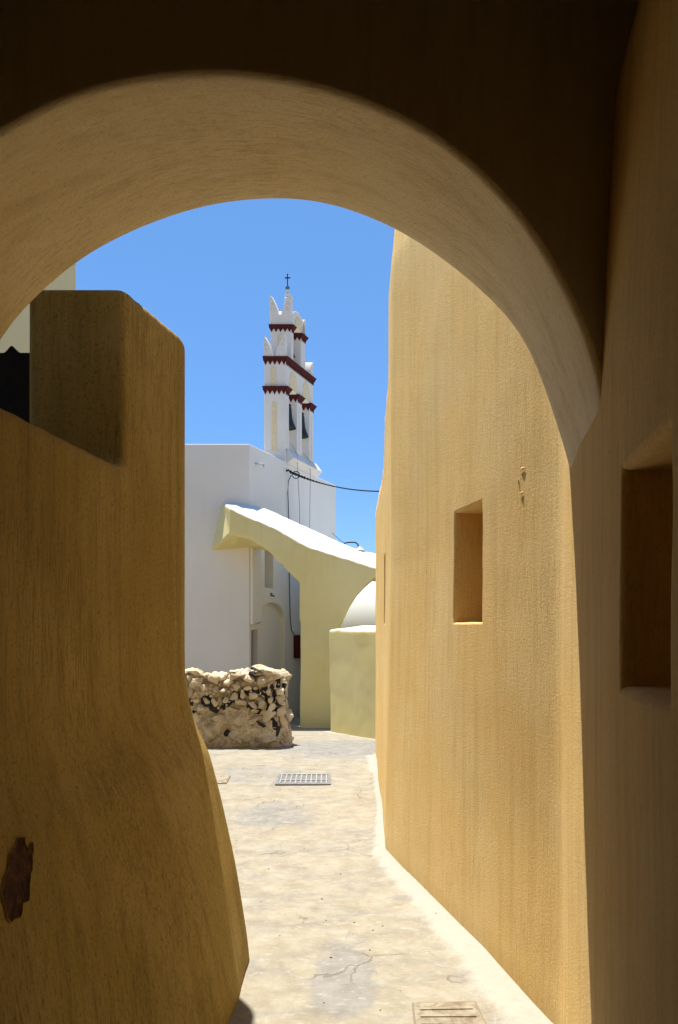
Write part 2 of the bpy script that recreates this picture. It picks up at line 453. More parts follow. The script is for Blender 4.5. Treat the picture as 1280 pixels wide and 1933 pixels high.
# ------------------------------------------------------------------ ground: one sheet
def build_ground():
    Xs = merged([-600, -200, -60, -20, -9, -6, -4.5], span(-3.6, -0.9, 0.09), span(-0.9, 1.0, 0.025), span(1.0, 2.2, 0.1), [3, 4.5, 7, 12, 30, 80, 200, 600])
    Ys = merged([-600, -200, -50, -15, -6, -3, 0, 0.8], span(1.4, 10, 0.03), span(10.0, 17, 0.06), [18, 20, 22, 26, 40, 90, 250, 700, 1500])
    bm = bmesh.new()
    white = []
    vs = []
    for y in Ys:
        row = []
        for x in Xs:
            row.append(bm.verts.new((x, y, ground_z(x, y))))
            w = 0.0
            if 1.0 < y < 10.2 and abs(x) < 2:
                d = smooth_tab(BASE_TAB, y, 0.05) - x
                wd = interp([(1, .19), (3.2, .18), (4.5, .13), (5.5, .10), (7, .04), (8.5, .05), (9.0, .11), (10, .12)], y)
                w = max(0.0, min(1.0, 1.5 - d / wd))
            # whitewash along the foot of the low wall
            if 11.5 < y < 15:
                d2 = abs((13.36 - 1.80 * (x + .13)) - y) / 2.06 if x > -.25 else 9
                if d2 < .16: w = max(w, 1.5 - d2 / .08)
            white.append(max(0, min(1, w)))
        vs.append(row)
    for j in range(len(Ys) - 1):
        for i in range(len(Xs) - 1):
            bm.faces.new((vs[j][i], vs[j][i + 1], vs[j + 1][i + 1], vs[j + 1][i]))
    k = N('cement_lane')
    co = k.coord()
    at = k.n('Attribute', attribute_name='whitewash').outputs['Fac']
    n1 = k.noise(co, 1.1, 6, 0.6, 0.5); n2 = k.noise(co, 6, 8, 0.72, 0.3); n3 = k.noise(co, 45, 5, 0.75); n6 = k.noise(k.mapping(co, (1, 1.6, 1), (5, 2, 0)), 15, 7, 0.75, 0.6); n4 = k.noise(k.mapping(co, (1.2, 3.2, 1), (3, 8, 0)), 1.6, 5, 0.6, 1.2)
    n5 = k.noise(k.mapping(co, (1, 1, 1), (13, 4, 0)), 3.0, 6, 0.7, 0.5)
    col = k.mix(k.ramp(n2, 0.3, 0.7), (0.234, 0.204, 0.150), (0.310, 0.284, 0.220))
    # grey cement where the screed was patched: at the mouth of the square, a pool near the camera
    def blob(x, y, rx, ry):
        m = k.n('Mapping'); k.l(co, m.inputs[0])
        m.inputs['Location'].default_value = (-x / rx, -y / ry, 0); m.inputs['Scale'].default_value = (1 / rx, 1 / ry, 0)
        l_ = k.n('VectorMath', operation='LENGTH'); k.l(m.outputs[0], l_.inputs[0])
        s_ = k.math('ADD', l_.outputs['Value'], k.math('MULTIPLY', k.math('SUBTRACT', n5, 0.5), 1.7))
        return k.ramp(s_, 1.12, 0.72)
    grey = k.math('MAXIMUM', blob(0.02, 3.62, .17, .42), blob(0.1, 11.0, 1.1, 1.2))
    grey = k.math('MAXIMUM', grey, blob(-0.55, 6.7, .35, .5))
    grey = k.math('MAXIMUM', grey, k.math('MULTIPLY', blob(-0.9, 8.6, .5, .7), 0.7))
    grey = k.math('MAXIMUM', grey, k.ramp(n4, 0.46, 0.66, 0, 0.65))
    col = k.mix(k.math('MULTIPLY', grey, 0.85), col, k.mix(k.ramp(n2, 0.3, 0.7), (0.165, 0.160, 0.148), (0.235, 0.23, 0.215)))
    col = k.mix(k.ramp(n1, 0.56, 0.72, 0, 0.55), col, (0.235, 0.18, 0.115))
    col = k.mix(k.ramp(n5, 0.66, 0.78, 0, 0.5), col, (0.24, 0.175, 0.11))
    col = k.mix(k.ramp(n6, 0.54, 0.68, 0, 0.55), col, (0.21, 0.17, 0.12))
    col = k.mix(k.ramp(n6, 0.47, 0.34, 0, 0.6), col, (0.37, 0.345, 0.285))
    ww = k.math('ADD', at, k.math('MULTIPLY', k.math('SUBTRACT', n2, 0.5), 1.5))
    wash = k.ramp(ww, 0.35, 0.95, 0, 0.95)
    tint = k.ramp(ww, 0.95, 1.25)
    col = k.mix(wash, col, (0.35, 0.325, 0.275))
    # cracks
    warp = k.n('VectorMath', operation='ADD')
    nz = k.n('TexNoise'); nz.inputs['Scale'].default_value = 3.5; nz.inputs['Detail'].default_value = 5; k.l(co, nz.inputs['Vector'])
    sc_ = k.n('VectorMath', operation='SCALE'); sc_.inputs['Scale'].default_value = 0.55; k.l(nz.outputs['Color'], sc_.inputs[0])
    k.l(co, warp.inputs[0]); k.l(sc_.outputs[0], warp.inputs[1])
    flat = k.mapping(warp.outputs[0], (1, 0.8, 0))
    v = k.n('TexVoronoi', feature='DISTANCE_TO_EDGE', voronoi_dimensions='2D'); v.inputs['Scale'].default_value = 0.95; k.l(flat, v.inputs['Vector'])
    crack = k.math('MULTIPLY', k.ramp(v.outputs['Distance'], 0.010, 0.002), k.ramp(k.noise(co, 1.7, 3, 0.6), 0.47, 0.60))
    crack = k.math('MULTIPLY', crack, k.math('SUBTRACT', 1.0, wash))
    col = k.mix(k.math('MULTIPLY', crack, 0.55), col, (0.13, 0.095, 0.06))
    col = k.mix(k.ramp(n3, 0.60, 0.74, 0, 0.5), col, (0.22, 0.175, 0.125))
    k.color(col)
    h = k.math('ADD', k.math('MULTIPLY', n2, 0.8), k.math('MULTIPLY', n3, 0.35))
    h = k.math('SUBTRACT', h, k.math('MULTIPLY', crack, 1.2))
    h = k.math('ADD', h, k.math('MULTIPLY', n6, 0.7))
    h = k.math('ADD', h, k.math('MULTIPLY', wash, 0.3))
    k.normal(k.bump(h, 0.55, 0.012))
    o = put('ground', bm, k.m, None, 60)
    a = o.data.attributes.new('whitewash', 'FLOAT', 'POINT')
    a.data.foreach_set('value', white)
    o['kind'] = 'structure'
build_ground()

# ------------------------------------------------------------------ left wall with its tall pier
FLARE = [(0, .294), (.118, .281), (.456, .229), (.77, .164), (1.0, .108), (1.08, .066), (1.16, .034), (1.31, .005), (1.42, 0)]
FACE = [(-3.6, -1.25), (0, -1.25), (2.3, -0.98), (3.24, -0.872), (3.9, -0.720), (4.1, -0.675)]
FMUL = [(-3.6, .7), (2.4, .75), (2.75, 1.0), (2.95, 1.45), (3.22, 1.62), (3.5, 1.25), (3.87, 1.03), (4.1, .98)]
def left_x(Y, z):
    e = min(max(Y - 3.76, 0.0), 0.239)
    return interp(FACE, Y) + smooth_tab(FLARE, z, .05) * smooth_tab(FMUL, Y, .25) - (0.28 - math.sqrt(0.0784 - e * e))

def build_left_wall():
    bm = bmesh.new()
    def solid(Y0, Y1, zt, thick, z0=-0.5):
        ys = merged(span(Y0, Y1, .15), [y for y in span(3.76, 4.0, .02) if y < Y1]); zs = span(z0, zt, .06)
        secs = []
        for y in ys:
            L = interp(FACE, y) - thick
            pts = [(left_x(y, z), y, z) for z in zs] + [(L, y, z) for z in reversed(zs)]
            secs.append([bm.verts.new(p) for p in pts])
        n_ = len(secs[0])
        for i in range(len(secs) - 1):
            for k_ in range(n_):
                bm.faces.new((secs[i][k_], secs[i][(k_ + 1) % n_], secs[i + 1][(k_ + 1) % n_], secs[i + 1][k_]))
        bm.faces.new(secs[0]); bm.faces.new(list(reversed(secs[-1])))
    solid(-3.6, 3.999, 2.245, 0.50)
    solid(3.235, 3.999, 2.975, 0.405)
    solid(-3.6, 2.25, 3.75, 0.36)
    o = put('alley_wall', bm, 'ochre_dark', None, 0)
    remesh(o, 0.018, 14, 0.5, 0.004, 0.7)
    tag(o, 'ochre wall along the left side of the alley with a tall square pier and a flared foot', 'wall')
    # patch of missing plaster
    bm = bmesh.new()
    out = [(95, 460), (112, 462), (118, 490), (128, 520), (135, 535), (143, 490), (155, 488), (158, 515), (150, 560), (152, 610), (142, 645), (138, 720), (134, 768),
           (105, 780), (104, 815), (98, 845), (62, 860), (48, 872), (33, 860), (25, 830), (15, 780), (2, 735), (14, 665), (36, 618), (38, 545), (68, 512), (80, 470)]
    pts = [(x * 500 / 1280, 1400 + y * 533 / 1364) for x, y in out]
    fine = []
    for i, p in enumerate(pts):
        q = pts[(i + 1) % len(pts)]
        for t in (0, .33, .66):
            fine.append((p[0] + (q[0] - p[0]) * t + random.uniform(-.9, .9), p[1] + (q[1] - p[1]) * t + random.uniform(-.9, .9)))
    return o, fine
left_wall, patch_px = build_left_wall()

def drop_on(o, px, py):
    d = (W(px, py, 1.0) - Vector((0, 0, EYE))).normalized()
    hit, loc, nor, idx = o.ray_cast(Vector((0, 0, EYE)), d)
    return (loc, nor) if hit else (None, None)
bpy.context.view_layer.update()
bm = bmesh.new()
rim, inner = [], []
cxp = sum(p[0] for p in patch_px) / len(patch_px); cyp = sum(p[1] for p in patch_px) / len(patch_px)
for p in patch_px:
    l0, n0 = drop_on(left_wall, max(p[0], -40), p[1])
    rim.append(bm.verts.new(l0 + n0 * 0.003))
bm.faces.new(rim)
bmesh.ops.triangulate(bm, faces=bm.faces)
lip = bmesh.new()
rings = []
for sc, lift in ((1.05, -0.002), (1.012, 0.0045), (1.0, 0.005), (0.985, 0.001)):
    ring = []
    for p in patch_px:
        l0, n0 = drop_on(left_wall, cxp + (p[0] - cxp) * sc + (2 if p[0] > cxp else -2) * (sc - 1) * 8, cyp + (p[1] - cyp) * (1 + (sc - 1) * .5))
        ring.append(lip.verts.new(l0 + n0 * lift))
    rings.append(ring)
for a, b in zip(rings, rings[1:]):
    for i in range(len(a)):
        lip.faces.new((a[i], a[(i + 1) % len(a)], b[(i + 1) % len(a)], b[i]))
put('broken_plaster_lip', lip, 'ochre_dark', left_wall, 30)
put('peeled_plaster', bm, 'bare', left_wall, 0)['label'] = 'dark brown patch where the ochre plaster has fallen off'

# ------------------------------------------------------------------ archway over the alley
def build_arch():
    root = thing('archway', 'thick ochre plastered round arch bridging the alley in the foreground', 'archway', (-0.3, 2.5, 0))
    near = [(0, 253), (31, 233), (78, 208), (125, 187), (172, 170), (219, 159), (266, 150), (312, 144), (400, 139), (450, 140), (494, 144), (556, 155), (619, 169),
            (681, 191), (744, 217), (800, 245), (875, 298), (950, 374), (1006, 437), (1044, 505), (1081, 575), (1111, 643), (1130, 702), (1139, 766)]
    far = [(0, 645), (19, 612), (50, 578), (88, 544), (119, 516), (145, 494), (188, 467), (234, 445), (281, 423), (344, 402), (400, 386), (447, 380), (509, 375),
           (541, 375), (588, 378), (625, 385), (666, 399), (712, 416), (744, 431), (800, 464), (849, 500), (912, 552), (971, 612), (995, 650), (1025, 725), (1047, 792), (1072, 871)]
    YN, YF = 2.16, 2.80
    fp = [W(x, y, YF) for x, y in far]; np_ = [W(x, y, YN) for x, y in near]
    lx = [(-1.262, 2.48), (-1.31, 2.34), (-1.345, 2.17), (-1.36, 1.95), (-1.365, 1.0), (-1.37, -0.3)]
    fl = [Vector((x, YF, z)) for x, z in reversed(lx)]
    nl = [Vector((x - .097, YN, z)) for x, z in reversed(lx)]
    # near curve between its left edge in view and the hidden part
    nl += [Vector((p.x - .097, YN, p.z)) for p in fp if p.x - .097 < np_[0].x - .03]
    fr = [Vector((.835, YF, 2.05)), Vector((.86, YF, 1.9))]; nr = [Vector((.735, YN, 2.05)), Vector((.765, YN, 1.9))]
    fp = fl + fp + fr; np_ = nl + np_ + nr
    def resample(p, n_):
        # Catmull-like smoothing then equal steps
        L = [0]
        for a, b in zip(p, p[1:]): L.append(L[-1] + (b - a).length)
        out = []
        for i in range(n_):
            t = L[-1] * i / (n_ - 1); j = 0
            while j < len(L) - 2 and L[j + 1] < t: j += 1
            f = (t - L[j]) / (L[j + 1] - L[j])
            p0, p1, p2, p3 = p[max(j - 1, 0)], p[j], p[j + 1], p[min(j + 2, len(p) - 1)]
            m1 = (p2 - p0) / (L[j + 1] - L[max(j - 1, 0)]) * (L[j + 1] - L[j])
            m2 = (p3 - p1) / (L[min(j + 2, len(p) - 1)] - L[j]) * (L[j + 1] - L[j])
            h = (2 * f ** 3 - 3 * f ** 2 + 1) * p1 + (f ** 3 - 2 * f ** 2 + f) * m1 + (-2 * f ** 3 + 3 * f ** 2) * p2 + (f ** 3 - f ** 2) * m2
            out.append(h)
        for _ in range(10):
            out = [out[0]] + [(out[i - 1] + out[i] * 2 + out[i + 1]) / 4 for i in range(1, n_ - 1)] + [out[-1]]
        return out, L[-1]
    NS = 150
    F, LF = resample(fp, NS); Nn, LN = resample(np_, NS)
    outer = [Vector((-1.9, 0, -.3)), Vector((-1.9, 0, 4.05)), Vector((1.25, 0, 4.05)), Vector((1.25, 0, 1.9))]
    OL, _ = None, None
    def along(poly, t):
        L = [0]
        for a, b in zip(poly, poly[1:]): L.append(L[-1] + (b - a).length)
        d = t * L[-1]
        for j in range(len(L) - 1):
            if d <= L[j + 1] + 1e-9:
                return poly[j].lerp(poly[j + 1], (d - L[j]) / (L[j + 1] - L[j]))
    bm = bmesh.new()
    uvl = bm.loops.layers.uv.new('UVMap')
    R1, R2 = 0.022, 0.010
    cols, uvs = [], []
    for i in range(NS):
        a, b = Nn[i], F[i]
        tn = (Nn[min(i + 1, NS - 1)] - Nn[max(i - 1, 0)]).normalized(); nn = Vector((-tn.z, 0, tn.x))
        tf = (F[min(i + 1, NS - 1)] - F[max(i - 1, 0)]).normalized(); nf = Vector((-tf.z, 0, tf.x))
        o_ = along(outer, i / (NS - 1))
        col = []
        for t in (1, .55, .2, .06, .015):
            e = a + nn * R1; q = Vector((o_.x, YN, o_.z))
            col.append(e.lerp(q, t))
        for ang in (0, 18, 36, 54, 72, 90):
            r = math.radians(ang)
            col.append(a + nn * R1 * (1 - math.sin(r)) + Vector((0, R1 * (1 - math.cos(r)), 0)))
        for t in (.1, .2, .3, .4, .5, .6, .7, .8, .9):
            p = a.lerp(b, t); p = p + nn.lerp(nf, t) * und(p, .010, 2.2)
            col.append(p)
        for ang in (0, 30, 60, 90):
            r = math.radians(ang)
            col.append(b + nf * R2 * (1 - math.cos(r)) - Vector((0, R2 * (1 - math.sin(r)), 0)))
        for t in (.015, .1, .5, 1):
            e = b + nf * R2; q = Vector((o_.x, YF, o_.z))
            col.append(e.lerp(q, t))
        cols.append([bm.verts.new(p) for p in col])
        vv = [0]
        for p, q in zip(col, col[1:]): vv.append(vv[-1] + (q - p).length)
        uvs.append([(LF * i / (NS - 1), w_ - vv[5]) for w_ in vv])
    m = len(cols[0])
    for i in range(NS - 1):
        for j in range(m - 1):
            f = bm.faces.new((cols[i][j], cols[i + 1][j], cols[i + 1][j + 1], cols[i][j + 1]))
            for lp, (ii, jj) in zip(f.loops, ((i, j), (i + 1, j), (i + 1, j + 1), (i, j + 1))):
                lp[uvl].uv = uvs[ii][jj]
            f.material_index = 1 if j < 6 or j > 20 else 0
        bm.faces.new((cols[i][0], cols[i][m - 1], cols[i + 1][m - 1], cols[i + 1][0])).material_index = 1
    put('arch', bm, ['soffit', 'arch_face'], root, 50)
    bm = bmesh.new()
    box(bm, -1.75, 1.2, -3.6, 2.15, 3.55, 3.95)
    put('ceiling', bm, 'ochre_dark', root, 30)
    bm = bmesh.new()
    box(bm, -1.75, 1.2, -3.95, -3.61, -0.4, 3.95)
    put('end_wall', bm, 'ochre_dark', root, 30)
    bm = bmesh.new()
    box(bm, -4.6, -.92, 2.815, 3.52, 3.425, 4.04)  # added box, out of view, that shades the ledge and pier face
    put('unseen_shade_box', bm, 'ochre_dark', root, 30)
build_arch()

# ------------------------------------------------------------------ behind the left wall
bm = bmesh.new()
pts = []
yg = 3.42
zt = EYE + 514 / FPX * yg
xc = (22 - CX) / FPX * yg
prof = [(-4.4, -.3), (-4.4, zt)]  # left run lengthened out of view to keep yard light off the pier
for i in range(-8, 9):
    t = i / 8
    prof.append((xc + t * .042, zt + .030 * (0.5 + 0.5 * math.cos(math.pi * t)) ** 1.6))
prof += [(-1.285, zt), (-1.285, -.3)]
prism(bm, [(x, yg, z) for x, z in prof], [(x, yg + .06, z) for x, z in prof])
tag(put('wooden_gate', bm, 'gate', None, 30), 'nearly black gate with a small pointed crest, behind the left wall beside the pier', 'gate')
bm = bmesh.new()
prism(bm, [(x, y, -.4) for x, y in ((-7.5, 6), (-1.98, 6), (-4.2, 9.4), (-7.5, 9.4))], [(x, y, 5.6) for x, y in ((-7.5, 6), (-1.98, 6), (-4.2, 9.4), (-7.5, 9.4))])
o = put('cream_house', bm, 'cream', None, 30); bevel(o, .03)
tag(o, 'pale cream house corner glimpsed behind the pier under the left side of the arch', 'house')

# ------------------------------------------------------------------ church
def face_x(Y): return 0.36 * Y - 7.09
def FY(px): return 10635.0 / (1180.0 - px)
FN = Vector((1, -.36, 0)).normalized()      # outward from the church's alley side
def on_face(px, py, out=0.0):
    Y = FY(px); p = W(px, py, Y)
    return p + FN * out

def boolean(o, cutters):
    for c in cutters:
        b = o.modifiers.new('cut', 'BOOLEAN'); b.operation = 'DIFFERENCE'; b.solver = 'EXACT'; b.object = c
    dg = bpy.context.evaluated_depsgraph_get()
    me = bpy.data.meshes.new_from_object(o.evaluated_get(dg))
    o.modifiers.clear(); old = o.data; o.data = me; bpy.data.meshes.remove(old)
    for c in cutters:
        d = c.data; bpy.data.objects.remove(c); bpy.data.meshes.remove(d)

def face_prism(prof, d0, d1):
    """prism on the church's side: prof is a list of (Y, z); from d0 outside to d1 inside"""
    bm = bmesh.new()
    prism(bm, [Vector((face_x(y), y, z)) + FN * d0 for y, z in prof], [Vector((face_x(y), y, z)) - FN * d1 for y, z in prof])
    return bm

def build_church():
    root = thing('white_church', 'whitewashed flat roofed church behind the rubble wall', 'church', (-2, 16, -.4))
    ZT = 5.02
    plan = [(-6.5, 15.0), (-1.69, 15.0), (face_x(19.5), 19.5), (-5.6, 21.6)]
    bm = bmesh.new()
    prism(bm, [(x, y, -1.0) for x, y in plan], [(x, y, ZT) for x, y in plan])
    body = put('wall', bm, 'white', root, 0)
    cut = [put('cutter', face_prism([(15.09, -1.2), (15.09, 1.50), (15.37, 1.52), (15.37, -1.2)], .2, .22), 'white'),
           put('cutter', face_prism([(15.64, 2.34), (15.64, 3.10), (16.04, 3.12), (16.04, 2.34)], .2, .30), 'white')]
    arc = [(15.42, -1.2)] + [(15.42 + .565 * (1 - math.cos(t)), 1.72 + .33 * math.sin(t)) for t in [math.pi * i / 20 for i in range(21)]] + [(16.55, -1.2)]
    cut.append(put('cutter', face_prism(arc, .2, .10), 'white'))
    boolean(body, cut)
    body.data.polygons.foreach_set('use_smooth', [False] * len(body.data.polygons))
    bevel(body, .018, 3, 30)
    # roof parapet edge
    bm = bmesh.new()
    box(bm, 15.10, 15.36, -.20, -.13, -0.9, 1.50, lambda y, d, z: Vector((face_x(y), y, z)) + FN * d)
    for s in (15.185, 15.275):
        box(bm, s - .006, s + .006, -.13, -.12, -0.9, 1.49, lambda y, d, z: Vector((face_x(y), y, z)) + FN * d)
    put('door', bm, 'door', root, 30)
    bm = bmesh.new()
    prism(bm, [Vector((face_x(15.01), 15.01, 1.62)) + FN * .003, Vector((face_x(15.40), 15.40, 1.62)) + FN * .003, Vector((face_x(15.40), 15.40, 3.3)) + FN * .003, Vector((face_x(15.01), 15.01, 3.3)) + FN * .003],
          [Vector((face_x(15.02), 15.02, 1.60)) + FN * .06, Vector((face_x(15.32), 15.32, 1.68)) + FN * .10, Vector((face_x(15.32), 15.32, 3.3)) + FN * .10, Vector((face_x(15.02), 15.02, 3.3)) + FN * .06])
    o = put('pilaster', bm, 'white', root, 30); bevel(o, .015)
    bm = bmesh.new()
    a = on_face(480.5, 875.5, -.02); b = on_face(487, 877, .12)
    tube(bm, [a, b], .018, 10); tube(bm, [b, b + Vector((0, 0, -.055))], .016, 10)
    put('drain_spout', bm, 'enamel', root)
    bm = bmesh.new()
    a = on_face(511, 1124, -.12)
    tube(bm, [a, a + FN * .17, a + FN * .17 + Vector((.03, 0, -.03))], .012, 8)
    lathe(bm, [(.004, 0), (.03, .005), (.03, .02), (.004, .03)], a + FN * .13 + Vector((0, 0, .02)), 12)
    tube(bm, [a + FN * .1 + Vector((0, 0, -.03)), a + FN * .1 + Vector((0, 0, .05))], .010, 8)
    put('water_tap', bm, 'iron', root)
build_church()

# meter box, cables and ropes on the church wall
bm = bmesh.new()
box(bm, 16.99, 17.37, .0, .09, EYE - 62 / FPX * 17.1, EYE - 19 / FPX * 17.1, lambda y, d, z: Vector((face_x(y), y, z)) + FN * d)
box_door = bmesh.new()
box(box_door, 17.01, 17.35, .09, .102, EYE - 60 / FPX * 17.1, EYE - 21 / FPX * 17.1, lambda y, d, z: Vector((face_x(y), y, z)) + FN * d)
o = put('meter_box', bm, 'redbox', None, 30)
o2 = put('box_door', box_door, 'redbox', o, 30)
tag(o, 'dark red meter box fixed low on the church wall beside the khaki pillar', 'meter box')

def wire(name, pts, r, mat, label, cat, group=None, extra=None):
    bm = bmesh.new()
    tube(bm, pts, r, 6)
    if extra: extra(bm)
    o = put(name, bm, mat)
    tag(o, label, cat, group)
    return o
def sag(a, b, d, n_=24):
    return [a.lerp(b, i / n_) - Vector((0, 0, d * 4 * (i / n_) * (1 - i / n_))) for i in range(n_ + 1)]
A = on_face(541, 890, .06)
B = W(772, 925, 13.6)
def twist(bm):
    base = sag(A, B, .16, 60)[:20]
    for s in (0, 1):
        pts = []
        for i, p in enumerate(base):
            f = 1 - i / 22
            pts.append(p + Vector((0, math.cos(i * 1.9 + s * 3.1), math.sin(i * 1.9 + s * 3.1))) * .035 * f)
        tube(bm, pts, .011, 6)
    tube(bm, [A + Vector((0, 0, .03)), A - Vector((.04, .0, -.02)), A - FN * .08], .02, 6)
    loop = [A + Vector((.14 + .075 * math.cos(t), .0, -.075 + .075 * math.sin(t))) for t in [i * .5 for i in range(13)]]
    tube(bm, loop, .010, 6)
wire('power_cable', sag(A, B, .16), .013, 'cable', 'thick black power cable strung from the church wall across the sky to the right', 'cable', None, twist)
wire('wall_wire', [on_face(546, 897, .05), on_face(542, 908, .03), on_face(541, 930, .03), on_face(543, 985, .03), on_face(543.5, 1075, .03), on_face(544.5, 1120, .03), on_face(545.5, 1165, .03), on_face(548, 1190, .03), on_face(556, 1203, .04)],
     .010, 'cable', 'thin black wire running down the church wall to the red meter box', 'wire')
wire('bell_rope', [W(549, 836, 16.96), W(561, 857, 16.95), W(562.5, 899, 16.9), W(565, 950, 16.9), W(567, 1040, 16.9)], .007, 'rope',
     'thin grey rope hanging from the left lower bell down the church wall', 'rope', 'bell ropes on the church wall')
wire('bell_rope', [W(573, 856, 17.62), W(585, 870, 17.6), W(586, 899, 17.55), W(585, 950, 17.5), W(584, 1040, 17.5)], .007, 'rope',
     'thin grey rope hanging from the right lower bell down the church wall', 'rope', 'bell ropes on the church wall')

# ------------------------------------------------------------------ bell tower
def T(y, d, z): return Vector((face_x(y) - d, y, z))
def build_tower():
    root = thing('bell_tower', 'white open belfry with dark red zigzag cornices on the church roof', 'bell tower', T(17.3, .22, 5.0))
    def part(name, bm, mat, bw=.012, under=None):
        o = put(name, bm, mat, under or root, 30)
        if bw: bevel(o, bw, 2)
        return o
    def tb(bm, y0, y1, d0, d1, z0, z1): box(bm, y0, y1, d0, d1, z0, z1, T)
    D0, D1 = 0.0, 0.45
    lower = [(16.59, 16.77), (17.18, 17.44), (17.86, 18.09)]
    bm = bmesh.new()
    tb(bm, 16.58, 18.10, -.01, .46, 4.95, 5.24)
    prism(bm, [T(16.62, -.16, 5.10), T(16.62, -.012, 5.30), T(16.62, -.012, 4.98)], [T(18.22, -.16, 5.10), T(18.22, -.012, 5.30), T(18.22, -.012, 4.98)])
    part('plinth', bm, 'tower_white')
    for a, b in lower:
        bm = bmesh.new(); tb(bm, a, b, D0, D1, 5.20, 6.57); pr_ = part('pier', bm, 'tower_white')
        # narrow raised strip on the alley side
        bm = bmesh.new(); tb(bm, (a + b) / 2 - .03, (a + b) / 2 + .03, -.012, -.002, 5.38, 6.30); part('pilaster_strip', bm, 'tower_white', 0, pr_)
    def cornice(y0, y1, zb, h, tl, proud, nf, ns, step=False):
        bm = bmesh.new()
        # band flaring outwards to the top
        lo = [T(y0 - .015, -.015, zb), T(y1 + .015, -.015, zb), T(y1 + .015, D1 + .015, zb), T(y0 - .015, D1 + .015, zb)]
        hi = [T(y0 - proud * .6, -proud, zb + h), T(y1 + proud * .6, -proud, zb + h), T(y1 + proud * .6, D1 + .02, zb + h), T(y0 - proud * .6, D1 + .02, zb + h)]
        prism(bm, lo, hi)
        th = .014
        w = (D1 + .03) / nf
        for i in range(nf):
            d = -.015 + i * w
            prism(bm, [T(y0 - .014, d + .005, zb), T(y0 - .014, d + w - .005, zb), T(y0 - .014, d + w / 2, zb - tl)],
                  [T(y0 - .002, d + .005, zb), T(y0 - .002, d + w - .005, zb), T(y0 - .002, d + w / 2, zb - tl)])
        w = (y1 - y0) / ns
        for i in range(ns):
            y = y0 + i * w
            prism(bm, [T(y + .003, -.014, zb), T(y + w - .003, -.014, zb), T(y + w / 2, -.014, zb - tl)],
                  [T(y + .003, -.002, zb), T(y + w - .003, -.002, zb), T(y + w / 2, -.002, zb - tl)])
        part('cornice', bm, 'red', 0)
    for a, b in lower: cornice(a, b, 6.50, .085, .085, .065, 5, 4)
    # second tier wall with blind arches
    bm = bmesh.new(); tb(bm, 16.60, 18.08, .0, D1, 6.575, 7.13); uw_ = part('upper_wall', bm, 'tower_white')
    def blind(y0, y1, z0, zs, rise):
        bm = bmesh.new()
        ym, hw = (y0 + y1) / 2, (y1 - y0) / 2
        pr = [(y0, z0)] + [(ym - hw * math.cos(t), zs + rise * math.sin(t)) for t in [math.pi * i / 12 for i in range(13)]] + [(y1, z0)]
        prism(bm, [T(y, -.008, z) for y, z in pr], [T(y, .01, z) for y, z in pr])
        put('blind_arch', bm, 'panel', uw_, 30)
    blind(16.80, 17.16, 6.60, 6.78, .22); blind(17.47, 17.84, 6.60, 6.78, .22)
    cornice(16.60, 18.08, 7.12, .090, .085, .06, 5, 26)
    # upper tier
    for a, b in ((16.88, 17.0), (17.39, 17.63)):
        bm = bmesh.new(); tb(bm, a, b, D0, D1, 7.21, 7.93); part('pier', bm, 'tower_white')
        cornice(a, b, 7.90, .080, .075, .06, 5, 3 if b < 17.2 else 4)
    bm = bmesh.new()
    ym, r = 17.255, .375
    pr = [(ym - r, 7.985)] + [(ym - r * math.cos(t), 8.04 + .34 * math.sin(t)) for t in [math.pi * i / 20 for i in range(21)]] + [(ym + r, 7.985)]
    prism(bm, [T(y, .0, z) for y, z in pr], [T(y, D1, z) for y, z in pr]); vt_ = part('vaulted_top', bm, 'tower_white', .01)
    bm = bmesh.new()
    pr = [(ym - .20, 8.0)] + [(ym - .20 * math.cos(t), 8.04 + .24 * math.sin(t)) for t in [math.pi * i / 14 for i in range(15)]] + [(ym + .20, 8.0)]
    prism(bm, [T(y, -.008, z) for y, z in pr], [T(y, .01, z) for y, z in pr]); put('blind_arch', bm, 'panel', vt_, 30)
    bm = bmesh.new(); tb(bm, 16.87, 17.0, .01, D1 - .0, 7.985, 8.2); part('parapet_block', bm, 'tower_white')
    # arched cream panels on the narrow front
    def panel(y, d0, d1, z0, z1):
        bm = bmesh.new(); dm, hw = (d0 + d1) / 2, (d1 - d0) / 2
        pr = [(d0, z0)] + [(dm - hw * math.cos(t), z1 - hw + hw * math.sin(t)) for t in [math.pi * i / 10 for i in range(11)]] + [(d1, z0)]
        prism(bm, [T(y - .006, d, z) for d, z in pr], [T(y + .004, d, z) for d, z in pr]); put('panel', bm, 'panel', root, 30)
    panel(16.59, .175, .285, 5.215, 6.27)
    panel(16.60, .20, .31, 6.60, 7.005)
    panel(16.88, .17, .28, 7.45, 7.80)
    # carved horns
    def horn(y, d0, d1, z0, z1, lean, thick=.09):
        """lean -1: tall side at the left (larger d), +1: tall side at the right"""
        bm = bmesh.new()
        w = d1 - d0
        prof = [(0, 0), (0, .45), (.01, 1.0), (.14, .97), (.36, .82), (.62, .58), (.82, .32), (.93, .12), (1, 0)]
        pts = [((d1 - u * w) if lean < 0 else (d0 + u * w), z0 + v * (z1 - z0)) for u, v in prof]
        prism(bm, [T(y, d, z) for d, z in pts], [T(y + thick, d, z) for d, z in pts])
        # scroll carving
        sgn = -1 if lean < 0 else 1
        base = d1 if lean < 0 else d0
        for (u, v, r) in ((.35, .25, .045), (.30, .52, .036), (.2, .76, .026)):
            c0 = Vector((base + sgn * u * w, 0, z0 + v * (z1 - z0)))
            pp = []
            for i in range(16):
                t = i * .55; rr = r * (1 - i / 19)
                pp.append(T(y - .003, c0.x + rr * math.cos(t), c0.z + rr * math.sin(t)))
            tube(bm, pp, .006, 5)
        part('finial', bm, 'tower_white', .006)
    horn(16.58, .27, .455, 7.215, 7.63, -1); horn(16.58, .0, .215, 7.215, 7.65, 1)
